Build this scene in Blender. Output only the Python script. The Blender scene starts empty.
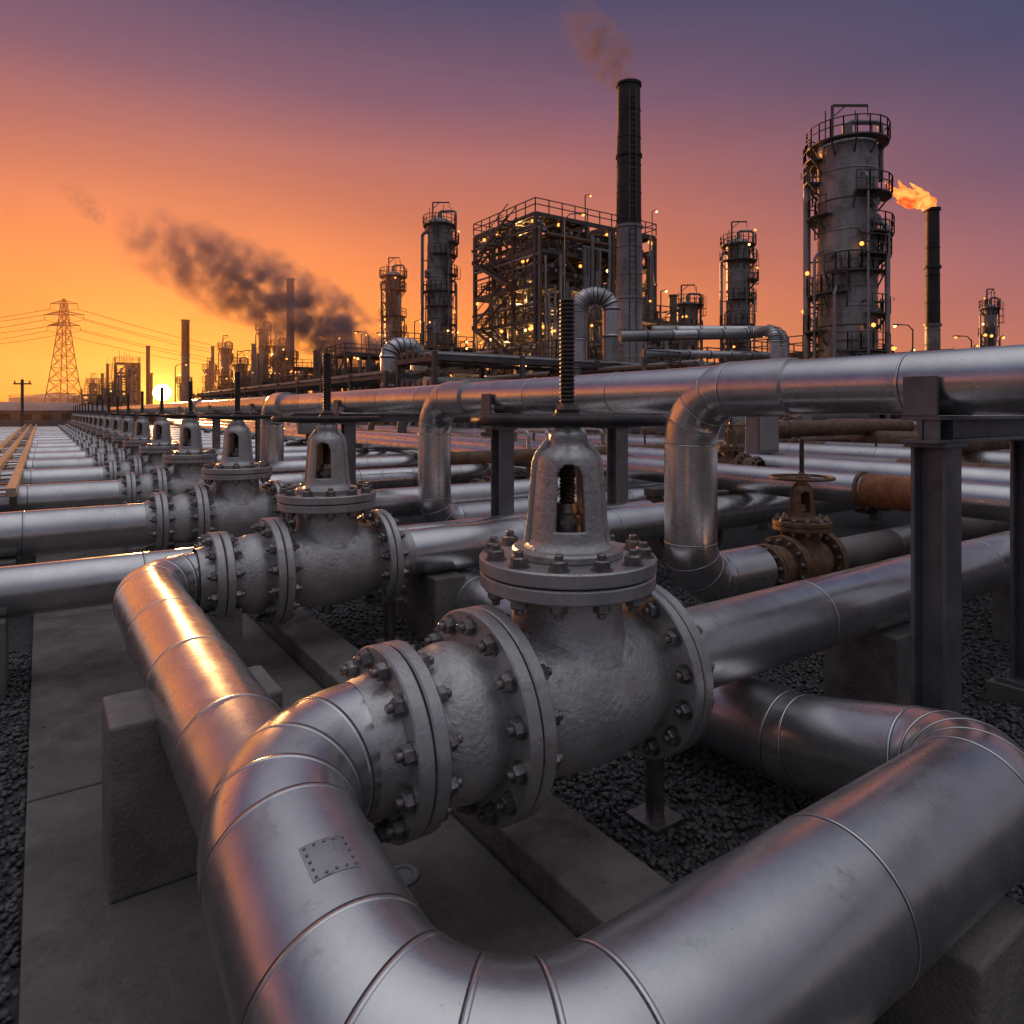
import bpy, math, random
import numpy as np
from mathutils import Vector, Matrix
random.seed(7)
rnd=random.random
def U(a,b): return a+(b-a)*rnd()
YAW=math.radians(34.6); CY=math.cos(YAW); SY=math.sin(YAW)
Z=Vector((0,0,1)); X=Vector((1,0,0)); Y=Vector((0,1,0))
def site(x,d,z=0): return Vector((x*CY+d*SY,-x*SY+d*CY,z))
scene=bpy.context.scene
# ------------------------------------------------------------------ materials
def mk(name,c1,c2,rough=(.35,.5),metal=0.0,scale=3,bump=.1,bscale=60,dirt=None,dirt_amt=.5,dscale=2.0,bdist=.01,stretch=(1,1,1),vor=False,streak=False,samt=.75):
    m=bpy.data.materials.new(name); m.use_nodes=True; nt=m.node_tree; N=nt.nodes; L=nt.links
    b=N['Principled BSDF']
    tc=N.new('ShaderNodeTexCoord'); mp=N.new('ShaderNodeMapping'); L.new(tc.outputs['Object'],mp.inputs[0]); mp.inputs['Scale'].default_value=stretch
    n1=N.new('ShaderNodeTexNoise'); n1.inputs['Scale'].default_value=scale; n1.inputs['Detail'].default_value=6; n1.inputs['Roughness'].default_value=.65
    L.new(mp.outputs[0],n1.inputs['Vector'])
    r1=N.new('ShaderNodeValToRGB'); r1.color_ramp.elements[0].position=.35; r1.color_ramp.elements[1].position=.68
    r1.color_ramp.elements[0].color=(*c1,1); r1.color_ramp.elements[1].color=(*c2,1)
    L.new(n1.outputs['Fac'],r1.inputs[0])
    n2=N.new('ShaderNodeTexNoise'); n2.inputs['Scale'].default_value=bscale; n2.inputs['Detail'].default_value=4
    L.new(mp.outputs[0],n2.inputs['Vector'])
    n4=N.new('ShaderNodeTexNoise'); n4.inputs['Scale'].default_value=scale*2.7; n4.inputs['Detail'].default_value=8; n4.inputs['Roughness'].default_value=.72
    L.new(mp.outputs[0],n4.inputs['Vector'])
    mr=N.new('ShaderNodeMapRange'); mr.inputs[1].default_value=.3; mr.inputs[2].default_value=.7; mr.inputs[3].default_value=rough[0]; mr.inputs[4].default_value=rough[1]
    L.new(n4.outputs['Fac'],mr.inputs[0])
    col=r1.outputs[0]; b.inputs['Metallic'].default_value=metal; L.new(mr.outputs[0],b.inputs['Roughness'])
    if dirt:
        n3=N.new('ShaderNodeTexNoise'); n3.inputs['Scale'].default_value=dscale; n3.inputs['Detail'].default_value=9; n3.inputs['Roughness'].default_value=.78
        L.new(tc.outputs['Object'],n3.inputs['Vector'])
        m3=N.new('ShaderNodeMapRange'); m3.inputs[1].default_value=.62-.2*dirt_amt; m3.inputs[2].default_value=.80-.15*dirt_amt; m3.clamp=True
        L.new(n3.outputs['Fac'],m3.inputs[0]); fac=m3.outputs[0]
        if streak:
            n5=N.new('ShaderNodeTexNoise'); n5.inputs['Scale'].default_value=streak; n5.inputs['Detail'].default_value=5; n5.inputs['Roughness'].default_value=.7; L.new(tc.outputs['Object'],n5.inputs['Vector'])
            m5=N.new('ShaderNodeMapRange'); m5.inputs[1].default_value=.64; m5.inputs[2].default_value=.72; m5.inputs[4].default_value=samt; L.new(n5.outputs['Fac'],m5.inputs[0])
            mxm=N.new('ShaderNodeMath'); mxm.operation='MAXIMUM'; L.new(fac,mxm.inputs[0]); L.new(m5.outputs[0],mxm.inputs[1]); fac=mxm.outputs[0]
        mx=N.new('ShaderNodeMix'); mx.data_type='RGBA'; L.new(fac,mx.inputs[0]); L.new(col,mx.inputs[6]); mx.inputs[7].default_value=(*dirt,1)
        col=mx.outputs[2]
        mm=N.new('ShaderNodeMath'); mm.operation='MULTIPLY_ADD'; L.new(fac,mm.inputs[0]); mm.inputs[1].default_value=-metal*.8; mm.inputs[2].default_value=metal
        L.new(mm.outputs[0],b.inputs['Metallic'])
    L.new(col,b.inputs['Base Color'])
    bp=N.new('ShaderNodeBump'); bp.inputs['Strength'].default_value=bump; bp.inputs['Distance'].default_value=bdist
    if vor:
        vo=N.new('ShaderNodeTexVoronoi'); vo.inputs['Scale'].default_value=vor; L.new(tc.outputs['Object'],vo.inputs['Vector'])
        L.new(vo.outputs['Distance'],bp.inputs['Height']); bp.invert=True
    else:
        L.new(n2.outputs['Fac'],bp.inputs['Height'])
    L.new(bp.outputs[0],b.inputs['Normal'])
    return m
def emi(name,c,s):
    m=bpy.data.materials.new(name); m.use_nodes=True; b=m.node_tree.nodes['Principled BSDF']
    b.inputs['Base Color'].default_value=(*c,1); b.inputs['Emission Color'].default_value=(*c,1); b.inputs['Emission Strength'].default_value=s
    return m
GR=(.18,.165,.16); RU=(.12,.045,.02)
cladA=mk('cladding_a',(.58,.57,.57),(.73,.72,.715),(.20,.35),.92,2.2,.12,38,GR,.14,3.0,.003,streak=42,samt=.5)
cladB=mk('cladding_b',(.50,.49,.495),(.66,.65,.65),(.23,.39),.92,2.6,.12,32,GR,.20,2.4,.003,streak=36,samt=.5)
cladC=mk('cladding_c',(.61,.60,.60),(.75,.74,.735),(.19,.33),.92,1.8,.12,45,GR,.12,3.3,.003,streak=50,samt=.45)
CL=[cladA,cladB,cladC]
seam=mk('cladding_seam',(.06,.06,.065),(.15,.15,.16),(.45,.6),.7,6,.05,80)
paint=mk('valve_cast_paint',(.42,.41,.40),(.60,.585,.57),(.36,.56),.6,5,.6,40,(.17,.105,.07),.40,4.0,.010,streak=30)
paint2=mk('flange_paint',(.40,.39,.385),(.57,.555,.545),(.30,.50),.7,6,.35,60,(.15,.085,.055),.48,6.0,.005,streak=45)
boltm=mk('bolt_steel',(.17,.16,.16),(.34,.32,.31),(.25,.45),.85,20,.2,120,RU,.5,25)
stemm=mk('greased_stem',(.035,.03,.028),(.10,.075,.06),(.3,.5),.7,14,.2,100,RU,.4,15)
wheelm=mk('handwheel_iron',(.03,.028,.03),(.06,.05,.05),(.4,.6),.5,12,.3,90,RU,.4,9)
steel=mk('galvanised_column',(.15,.15,.16),(.24,.24,.25),(.42,.62),.5,4,.15,60,(.12,.075,.05),.45,3,streak=25)
darks=mk('structural_steel',(.095,.082,.078),(.19,.165,.155),(.5,.7),.3,1.2,.1,20,RU,.35,.8)
grey=mk('vessel_steel',(.20,.19,.19),(.34,.32,.315),(.38,.6),.45,.6,.1,10,(.08,.06,.05),.5,.5)
grey2=mk('vessel_aluminium',(.30,.29,.29),(.46,.45,.445),(.3,.5),.65,.5,.1,10,(.10,.08,.07),.45,.6)
colm=mk('column_shell',(.26,.245,.24),(.48,.455,.44),(.33,.55),.5,.9,.2,6,(.10,.075,.06),.58,.9,.03,stretch=(1,1,.35),streak=3)
black=mk('stack_black',(.02,.018,.02),(.05,.045,.045),(.5,.7),.2,.7,.1,10)
redst=mk('stack_red',(.20,.05,.03),(.28,.08,.05),(.5,.7),0,.7,.1,10)
rustm=mk('rusted_iron',(.12,.065,.038),(.26,.16,.10),(.6,.85),.2,8,.5,60,(.06,.04,.03),.5,6,.008)
rusto=mk('rust_sleeve',(.22,.08,.03),(.36,.15,.06),(.6,.85),.1,8,.5,60,(.10,.05,.03),.55,6,.008)
conc=mk('concrete_pad',(.12,.105,.095),(.22,.197,.178),(.75,.92),0,1.6,.6,80,(.055,.048,.044),.7,1.3,.010,streak=14)
conc2=mk('concrete_block',(.14,.127,.118),(.24,.22,.20),(.75,.92),0,3,.7,50,(.06,.053,.048),.6,2.2,.010,streak=22)
grav=mk('gravel_ground',(.026,.026,.029),(.07,.067,.068),(.75,.95),0,14,.9,50,None,.5,1,.03,vor=26)
stone=mk('gravel_stone',(.034,.034,.038),(.15,.144,.142),(.42,.75),0,11,.4,160)
roofm=mk('roof_sheet',(.20,.18,.18),(.30,.27,.26),(.5,.7),.2,.8,.1,8)
wallm=mk('wall_sheet',(.16,.15,.15),(.24,.22,.21),(.6,.8),0,.8,.1,8,(.09,.07,.06),.5,.6)
woodm=mk('tray_steel',(.26,.23,.2),(.38,.34,.3),(.35,.55),.5,2,.2,40,RU,.4,2)
lamp=emi('lamp_glow',(1,.36,.07),2.5)
lampw=emi('lamp_glow_bright',(1,.60,.22),4)
# ------------------------------------------------------------------ mesh builder
def frame(ax):
    ax=ax.normalized()
    ref=Z if abs(ax.z)<.9 else X
    n1=ref.cross(ax).normalized(); n2=ax.cross(n1)
    return n1,n2
class MB:
    def __init__(s): s.v=[];s.f=[];s.m=[];s.s=[];s.mats=[]
    def mi(s,mat):
        if mat not in s.mats: s.mats.append(mat)
        return s.mats.index(mat)
    def add(s,vs,fs,mat,smooth=False):
        o=len(s.v); s.v.extend([tuple(p) for p in vs]); i=s.mi(mat)
        for f in fs:
            s.f.append(tuple(o+k for k in f)); s.m.append(i); s.s.append(smooth)
    def beam(s,p0,p1,w,h,mat):
        p0=Vector(p0);p1=Vector(p1); ax=p1-p0
        if ax.length<1e-6: return
        n1,n2=frame(ax); a=n1*w/2; b=n2*h/2
        vs=[p0-a-b,p0+a-b,p0+a+b,p0-a+b,p1-a-b,p1+a-b,p1+a+b,p1-a+b]
        s.add(vs,[(3,2,1,0),(4,5,6,7),(0,1,5,4),(1,2,6,5),(2,3,7,6),(3,0,4,7)],mat)
    def box(s,lo,hi,mat):
        x0,y0,z0=lo;x1,y1,z1=hi
        vs=[(x0,y0,z0),(x1,y0,z0),(x1,y1,z0),(x0,y1,z0),(x0,y0,z1),(x1,y0,z1),(x1,y1,z1),(x0,y1,z1)]
        s.add(vs,[(3,2,1,0),(4,5,6,7),(0,1,5,4),(1,2,6,5),(2,3,7,6),(3,0,4,7)],mat)
    def lathe(s,o,ax,prof,mat,seg=32,sharp=True,smooth=True,n=None):
        o=Vector(o); ax=Vector(ax).normalized(); n1,n2=frame(ax) if n is None else n
        cs=[(math.cos(2*math.pi*i/seg),math.sin(2*math.pi*i/seg)) for i in range(seg)]
        def ring(t,r): return [o+ax*t+(n1*c+n2*q)*r for c,q in cs]
        if sharp:
            for k in range(len(prof)-1):
                vs=ring(*prof[k])+ring(*prof[k+1])
                s.add(vs,[(i,(i+1)%seg,seg+(i+1)%seg,seg+i) for i in range(seg)],mat,smooth)
        else:
            vs=[];fs=[]
            for k,p in enumerate(prof):
                vs+=ring(*p)
                if k: fs+=[((k-1)*seg+i,(k-1)*seg+(i+1)%seg,k*seg+(i+1)%seg,k*seg+i) for i in range(seg)]
            s.add(vs,fs,mat,smooth)
    def cyl(s,p0,p1,r,mat,seg=12,r1=None,cap=True):
        p0=Vector(p0);p1=Vector(p1);L=(p1-p0).length; r1=r if r1 is None else r1
        pr=[(0,r),(L,r1)]
        if cap: pr=[(0,0)]+pr+[(L,0)]
        s.lathe(p0,p1-p0,pr,mat,seg)
    def tube(s,pts,r,mat,seg=16,sy=1.0,rs=None,mats=None,cap=False,n0=None):
        pts=[Vector(p) for p in pts]; n=len(pts)
        T=[]
        for i in range(n):
            a=pts[max(i-1,0)];b=pts[min(i+1,n-1)]; t=(b-a)
            if 0<i<n-1: t=(pts[i]-a).normalized()+(b-pts[i]).normalized()
            T.append(t.normalized())
        n1=frame(T[0])[0] if n0 is None else n0
        rings=[]
        for i in range(n):
            n1=(n1-T[i]*n1.dot(T[i])).normalized(); n2=T[i].cross(n1)
            R=r if rs is None else rs[i]
            rings.append([pts[i]+(n1*math.cos(2*math.pi*j/seg)+n2*math.sin(2*math.pi*j/seg)*sy)*R for j in range(seg)])
        if mats is None:
            vs=[p for g in rings for p in g]
            s.add(vs,[(k*seg+i,k*seg+(i+1)%seg,(k+1)*seg+(i+1)%seg,(k+1)*seg+i) for k in range(n-1) for i in range(seg)],mat,True)
        else:
            o=len(s.v); s.v.extend([tuple(p) for g in rings for p in g])
            for k in range(n-1):
                mi=s.mi(mats[k])
                for i in range(seg):
                    s.f.append((o+k*seg+i,o+k*seg+(i+1)%seg,o+(k+1)*seg+(i+1)%seg,o+(k+1)*seg+i)); s.m.append(mi); s.s.append(True)
        if cap:
            s.add(rings[0],[tuple(reversed(range(seg)))],mat); s.add(rings[-1],[tuple(range(seg))],mat)
        return T
    def nut(s,p,ax,r,h,mat,stud=True):
        p=Vector(p);ax=Vector(ax).normalized(); n1,n2=frame(ax); q=rnd()*6.28
        m1=n1*math.cos(q)+n2*math.sin(q); m2=ax.cross(m1)
        s.lathe(p,ax,[(0,r*1.25),(h*.15,r*1.25),(h*.15,0)],mat,12,n=(m1,m2))
        s.lathe(p,ax,[(h*.15,r),(h*.85,r),(h,r*.82),(h,0)],mat,6,smooth=False,n=(m1,m2))
        if stud: s.lathe(p,ax,[(h,r*.52),(h*1.45,r*.52),(h*1.55,r*.42),(h*1.55,0)],mat,8,n=(m1,m2))
    def rail(s,pts,mat,h=1.1,w=.07,step=1.5,closed=False):
        P=[Vector(p) for p in pts]
        if closed: P.append(P[0])
        for a,b in zip(P[:-1],P[1:]):
            for f in (h,h*.55): s.beam(a+Z*f,b+Z*f,w,w,mat)
            k=max(1,int((b-a).length/step))
            for i in range(k+1):
                c=a.lerp(b,i/k); s.beam(c,c+Z*h,w,w,mat)
    def ladder(s,base,h,out,mat,cage=True):
        out=out.normalized(); t=Z.cross(out)
        for q in (-.25,.25): s.beam(base+t*q,base+t*q+Z*h,.07,.07,mat)
        for i in range(int(h/.4)): s.beam(base-t*.25+Z*i*.4,base+t*.25+Z*i*.4,.04,.04,mat)
        if cage:
            for i in range(2,int(h/.9)):
                P=[base+Z*i*.9+t*.4*math.cos(a)+out*.7*math.sin(a) for a in [k*math.pi/6 for k in range(7)]]
                for a,b in zip(P[:-1],P[1:]): s.beam(a,b,.05,.05,mat)
            for k in (1,3,5):
                a=k*math.pi/6; q=base+t*.4*math.cos(a)+out*.7*math.sin(a)
                s.beam(q+Z*1.8,q+Z*h,.04,.04,mat)
    def obj(s,name,loc=(0,0,0),bevel=0):
        me=bpy.data.meshes.new(name); me.from_pydata(s.v,[],s.f)
        for m in s.mats: me.materials.append(m)
        me.polygons.foreach_set('material_index',s.m); me.polygons.foreach_set('use_smooth',s.s); me.update()
        o=bpy.data.objects.new(name,me); scene.collection.objects.link(o); o.location=loc
        if bevel:
            b=o.modifiers.new('bevel','BEVEL'); b.width=bevel; b.segments=2; b.limit_method='ANGLE'
        return o
def route(pts,R,spacing=.95,gore=18,sub=3):
    pts=[Vector(p) for p in pts]; out=[];fl=[]
    def put(p,f):
        if out and (out[-1]-p).length<1e-4:
            fl[-1]=fl[-1] or f; return
        out.append(p); fl.append(f)
    def straight(a,b):
        L=(b-a).length; k=max(1,round(L/spacing))
        for i in range(k+1): put(a.lerp(b,i/k),True)
    cur=pts[0]
    for i in range(1,len(pts)-1):
        p=pts[i]; d0=(p-pts[i-1]).normalized(); d1=(pts[i+1]-p).normalized()
        ang=d0.angle(d1)
        r=R[i-1] if isinstance(R,(list,tuple)) else R
        tl=r*math.tan(ang/2); a=p-d0*tl; straight(cur,a)
        nrm=(d1-d0*d0.dot(d1)).normalized(); c=a+nrm*r
        g=max(1,round(math.degrees(ang)/gore)); n=g*sub
        for k in range(1,n+1):
            t=ang*k/n; put(c+(-nrm*math.cos(t)+d0*math.sin(t))*r,k%sub==0)
        cur=out[-1]
    straight(cur,pts[-1])
    return out,fl
def pipe(name,pts,R,r,seg=32,spacing=.95,mats=CL,seamm=seam,bead=.0016,bw=.0034,gore=22.5,mb=None,sub=5):
    own=mb is None
    if own: mb=MB()
    P,F=route(pts,R,spacing,gore,sub)
    ms=[];cur=random.choice(mats)
    for i in range(len(P)-1):
        if F[i]: cur=random.choice(mats)
        ms.append(cur)
    T=mb.tube(P,r,mats[0],seg,mats=ms)
    if seamm:
        for i,p in enumerate(P):
            if F[i] and 0<i<len(P)-1:
                mb.lathe(p,T[i],[(-bw,r-.001),(-bw*.7,r+bead*.6),(bw*.7,r+bead*.6),(bw,r-.001)],seamm,seg,sharp=False)
                mb.lathe(p,T[i],[(bw,r+bead*.3),(bw*1.3,r+bead*1.4),(bw*3.4,r+bead*1.4),(bw*4.6,r+bead*.5),(bw*5,r-.001)],ms[min(i,len(ms)-1)],seg,sharp=False)
    mb.lathe(P[0],T[0],[(0,0),(0,r)],mats[0],seg); mb.lathe(P[-1],T[-1],[(0,r),(0,0)],mats[0],seg)
    return mb.obj(name) if own else mb
# ------------------------------------------------------------------ valve
def cat(pr,n=4):
    o=[]
    for i in range(len(pr)-1):
        p0=pr[max(i-1,0)];p1=pr[i];p2=pr[i+1];p3=pr[min(i+2,len(pr)-1)]
        for k in range(n):
            t=k/n
            o.append(tuple(.5*((2*p1[j])+(-p0[j]+p2[j])*t+(2*p0[j]-5*p1[j]+4*p2[j]-p3[j])*t*t+(-p0[j]+3*p1[j]-3*p2[j]+p3[j])*t**3) for j in range(len(p1))))
    o.append(pr[-1]); return o
cat3=cat
def build_valve(name,pa,pf,bo,st,wh,yrot=-34.6):
    mb=MB(); O=Vector((0,0,0))
    def fl(o,ax,t0,t1,ro,ri,seg=56,b=.007):
        mb.lathe(o,ax,[(t0,ri),(t0,ro-b),(t0+b,ro),(t1-b,ro),(t1,ro-b),(t1,ri)],pf,seg)
    def bolts(o,ax,t0,t1,rc,n,rn,hn,ph=0):
        n1,n2=frame(ax)
        for i in range(n):
            a=2*math.pi*(i+.5)/n+ph; q=o+(n1*math.cos(a)+n2*math.sin(a))*rc
            mb.nut(q+ax*t1,ax,rn,hn,bo); mb.nut(q+ax*t0,-ax,rn,hn,bo)
            mb.cyl(q+ax*t0,q+ax*t1,rn*.5,bo,8,cap=False)
    mb.lathe(O,X,cat([(-.40,.275),(-.35,.278),(-.27,.305),(-.14,.335),(0,.345),(.14,.34),(.28,.31),(.36,.28),(.42,.275)]),pa,56,sharp=False)
    fl(O,X,-.445,-.388,.425,.2); fl(O,X,-.512,-.453,.425,.2); mb.cyl((-.46,0,0),(-.44,0,0),.36,bo,40,cap=False)
    fl(O,X,.398,.452,.415,.2); fl(O,X,.460,.515,.415,.2); mb.cyl((.445,0,0),(.465,0,0),.35,bo,40,cap=False)
    bolts(O,X,-.512,-.388,.368,14,.036,.042); bolts(O,X,.398,.515,.358,14,.036,.042)
    mb.lathe(O,X,cat([(-.80,.262),(-.765,.265),(-.70,.29),(-.63,.308),(-.57,.305),(-.53,.29),(-.508,.285)]),pa,56,sharp=False)
    fl(O,X,-.855,-.798,.352,.2); fl(O,X,-.925,-.863,.352,.2); mb.cyl((-.87,0,0),(-.85,0,0),.3,bo,40,cap=False)
    bolts(O,X,-.925,-.798,.306,12,.034,.042)
    mb.lathe(O,X,[(-1.02,.238),(-.96,.25),(-.92,.262)],pf,48,sharp=False)
    mb.lathe(O,X,cat([(.51,.285),(.54,.275),(.60,.235),(.66,.215),(.73,.212)]),pf,48,sharp=False)
    mb.lathe(O,Z,cat([(.18,.30),(.27,.262),(.34,.25),(.42,.25),(.455,.262),(.475,.30)]),pa,48,sharp=False)
    fl(O,Z,.474,.535,.398,.2); fl(O,Z,.543,.605,.402,.0); mb.cyl((0,0,.53),(0,0,.55),.33,bo,40,cap=False)
    bolts(O,Z,.474,.605,.343,12,.038,.044)
    mb.lathe(O,Z,[(.604,.245),(.612,.252),(.635,.252),(.645,.245),(.645,.0)],pf,40)
    q=math.radians(yrot-90)
    prof=[(.644,.20),(.655,.182),(.675,.170),(.72,.166),(.82,.158),(.94,.148),(1.02,.142),(1.045,.137),(1.065,.125),(1.08,.108),(1.09,.092),(1.105,.082),(1.15,.079)]
    nt_,nz=96,72; z0=.644;z1=1.15
    def rad(z):
        for (za,ra),(zb,rb) in zip(prof[:-1],prof[1:]):
            if z<=zb+1e-9: return ra+(rb-ra)*(z-za)/(zb-za)
        return prof[-1][1]
    def hole(t,z):
        for c in (q,q+math.pi):
            d=abs((t-c+math.pi)%(2*math.pi)-math.pi)*.15
            hw=.068
            if d<hw and .73<z<.96: return True
            if z>=.96 and z<1.025 and d<hw*math.sqrt(max(0,1-((z-.96)/.065)**2)): return True
        return False
    H=[[hole(2*math.pi*(i+.5)/nt_,z0+(z1-z0)*(k+.5)/nz) for i in range(nt_)] for k in range(nz)]
    vs=[]
    for th in (0,.03):
        for k in range(nz+1):
            z=z0+(z1-z0)*k/nz; r=max(.02,rad(z)-th)
            for i in range(nt_):
                t=2*math.pi*i/nt_; vs.append((r*math.cos(t),r*math.sin(t),z))
    off=(nz+1)*nt_; fo=[];fe=[]
    for k in range(nz):
        for i in range(nt_):
            if H[k][i]: continue
            a=k*nt_+i;b=k*nt_+(i+1)%nt_;c=(k+1)*nt_+(i+1)%nt_;d=(k+1)*nt_+i
            fo.append((a,b,c,d)); fo.append((off+d,off+c,off+b,off+a))
            if H[k][(i+1)%nt_]: fe.append((b,off+b,off+c,c))
            if H[k][i-1]: fe.append((off+a,a,d,off+d))
            if k<nz-1 and H[k+1][i]: fe.append((d,c,off+c,off+d))
            if k>0 and H[k-1][i]: fe.append((off+a,off+b,b,a))
    mb.add(vs,fo+fe,pa,True)
    for s_ in (0,1):
        t=q+math.pi/2+s_*math.pi; e=Vector((math.cos(t),math.sin(t),0))
        mb.tube([e*(rad(z)+.004)+Z*z for z in (.66,.75,.85,.95,1.02,1.06,1.12)],.018,pa,10)
    mb.lathe(O,Z,cat([(1.12,.083),(1.155,.082),(1.17,.065),(1.20,.056)])+[(1.2,0)],pa,32,sharp=False)
    mb.lathe(O,Z,[(.644,.09),(.70,.09),(.71,.075),(.79,.07),(.80,.055),(.84,.05),(.84,0)],bo,24)
    mb.lathe(O,Z,[(.75,.085),(.775,.085),(.775,0)],bo,6,smooth=False)
    def thread(z0,z1,r,p):
        pr=[];z=z0
        while z<z1: pr+=[(z,r*.84),(z+p*.35,r),(z+p*.6,r)]; z+=p
        pr+=[(z1,r*.84),(z1+.01,r*.6),(z1+.01,0)]
        mb.lathe(O,Z,pr,st,20)
    thread(.84,1.04,.036,.018); thread(1.22,1.76,.034,.019)
    zc=1.212; Rw=.425; n=64
    mb.tube([Vector((Rw*math.cos(2*math.pi*i/n),Rw*math.sin(2*math.pi*i/n),zc+.004)) for i in range(n+1)],.022,wh,12)
    mb.lathe(O,Z,[(1.18,.05),(1.185,.075),(1.23,.075),(1.25,.055),(1.265,.055),(1.265,0)],wh,24)
    for i in range(5):
        a=2*math.pi*i/5+.3; u=Vector((math.cos(a),math.sin(a),0))
        mb.tube([u*.05+Z*(zc+.0),u*.15+Z*(zc-.014),u*.28+Z*(zc-.012),u*Rw+Z*(zc+.004)],.018,wh,10,rs=[.022,.019,.016,.016])
    mb.lathe(O,Z,[(1.265,.048),(1.29,.048),(1.29,0)],bo,6,smooth=False)
    mb.cyl((0,0,-.40),(0,0,-.32),.05,bo,12)
    return mb
VB=1.91; ZA=.79; A0=2.34; SC=.965
vmb=build_valve('gate_valve',paint,paint2,boltm,stemm,wheelm)
v0=vmb.obj('gate_valve',(VB,A0,ZA)); v0.scale=(SC,)*3
rows=[A0+3.07*i for i in range(19)]
for i,a in enumerate(rows[1:]):
    o=bpy.data.objects.new('gate_valve',v0.data); scene.collection.objects.link(o); o.location=(VB,a,ZA-.02); o.scale=(SC,)*3
rv=build_valve('rusty_gate_valve',rustm,rustm,boltm,stemm,rustm).obj('rusty_gate_valve',(5.75,3.65,.62)); rv.scale=(.64,.64,.64)
for (b,a,z,s) in ((9.5,9.3,.6,.6),(12,6.2,.5,.6),(8.9,13,.6,.6),(13.5,14.6,.6,.6),(8.3,6.4,1.2,.5),(10.6,4.6,1.25,.5),(7.0,10.6,.6,.55),(14.5,9.6,1.2,.6),(11.2,17.5,1,.6),(17,12,1.3,.7),(6.6,5.6,.5,.5)):
    o=bpy.data.objects.new('rusty_gate_valve',rv.data); scene.collection.objects.link(o); o.location=(b,a,z); o.scale=(s,s,s); o.rotation_euler[2]=math.pi/2 if rnd()<.5 else 0
# ------------------------------------------------------------------ foreground pipes
A1=1.09; ZF=.585; UB=.575; RP=.228; RB=.405
pm=MB()
XL=VB-.97*SC
pipe('insulated_pipe',[(XL,A0,ZA),(UB,A0,ZA),(UB,A1,ZF),(3.06,A1,ZF),(3.14,2.0,.34),(3.15,12,.34)],[RB-.02,RB+.04,.34,.5],RP,80,1.0,mb=pm,sub=6)
d_=(Vector((UB,A1,ZF))-Vector((UB,A0,ZA))); sl_=d_.z/d_.y
nb=8
def ptc(s,p,off):
    y=1.70-.115*s; z=ZA+(y-A0)*sl_; ph=math.radians(-12+30*p)
    nn=Vector((math.sin(ph),0,math.cos(ph))); return Vector((UB,y,z))+nn*(RP+off),nn
vs=[];fs=[]
for i in range(nb+1):
    for j in range(nb+1): vs.append(ptc(i/nb,j/nb,.005)[0])
for i in range(nb):
    for j in range(nb): fs.append((i*(nb+1)+j,i*(nb+1)+j+1,(i+1)*(nb+1)+j+1,(i+1)*(nb+1)+j))
for i in range(nb):
    for (s0,p0,s1,p1) in ((i/nb,0,(i+1)/nb,0),(i/nb,1,(i+1)/nb,1),(0,i/nb,0,(i+1)/nb),(1,i/nb,1,(i+1)/nb)):
        k=len(vs); vs+=[ptc(s0,p0,.005)[0],ptc(s1,p1,.005)[0],ptc(s1,p1,-.002)[0],ptc(s0,p0,-.002)[0]]; fs.append((k,k+1,k+2,k+3))
patchm=mk('patch_plate',(.34,.34,.345),(.46,.455,.46),(.35,.5),.8,9,.2,80,(.12,.09,.07),.5,20,.004)
pm.add(vs,fs,patchm,False)
for i in range(5):
    for j in range(5):
        if i in(0,4) or j in(0,4):
            p,nn=ptc(.09+.82*i/4,.09+.82*j/4,.005); pm.lathe(p,nn,[(0,.0042),(.002,.0038),(.0032,0)],boltm,10)
pm.obj('insulated_pipe')
pipe('insulated_pipe',[(VB+.70*SC,A0,ZA),(14,A0,ZA)],.5,.203,56,1.15)
pipe('insulated_pipe',[(XL,rows[1],ZA-.02),(.58,rows[1],ZA-.02),(.60,1.95,.72)],.40,.205,64,.85,sub=6)
pipe('insulated_pipe',[(VB+.70*SC,rows[1],ZA-.02),(11,rows[1],ZA-.02)],.5,.203,40,1.15)
pipe('insulated_pipe',[(-14,6.12,.70),(6.3,6.12,.70)],.5,.185,40,1.1)
for i,a in enumerate(rows[2:]):
    sg=36 if i<3 else 20
    pipe('insulated_pipe',[(-13-U(0,4),a,ZA-.02),(XL,a,ZA-.02)],.5,.23,sg,1.1,seamm=seam if i<8 else None)
    pipe('insulated_pipe',[(VB+.70*SC,a,ZA-.02),(9+U(0,8),a,ZA-.02)],.5,.203,sg,1.1,seamm=seam if i<8 else None)
    if i%2==0 or i<2:
        pipe('insulated_pipe',[(-13-U(0,4),a+1.35,.66),(1.0,a+1.35,.66),(1.0,a+1.35,.0)],.35,.16,24,1.2)
HB=4.25; HZ=2.17
pipe('overhead_pipeline',[(HB,-3,HZ),(HB,58,HZ)],.5,.185,56,1.25)
pipe('overhead_pipeline_branch',[(HB,2.75,HZ),(HB,3.66,HZ),(HB,3.66,.64),(5.1,3.66,.64)],[.42,.34],.205,56,.8)
pipe('overhead_pipeline_branch',[(HB,7.0,HZ),(HB,7.95,HZ),(HB,7.95,.55),(10,7.95,.55)],[.45,.34],.215,48,.8)
pipe('overhead_pipeline_branch',[(HB,14.5,HZ),(HB,15.6,HZ),(HB,15.6,.5),(10,15.6,.5)],[.5,.34],.25,32,.8)
pipe('overhead_pipeline_branch',[(HB,24,HZ),(HB,25.6,HZ),(HB,25.6,.5),(10,25.6,.5)],[.5,.34],.25,24,.8)
pipe('insulated_pipe',[(6.22,3.65,.62),(15,3.65,.62)],.5,.15,32,1.1,mats=[cladB,grey])
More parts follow.
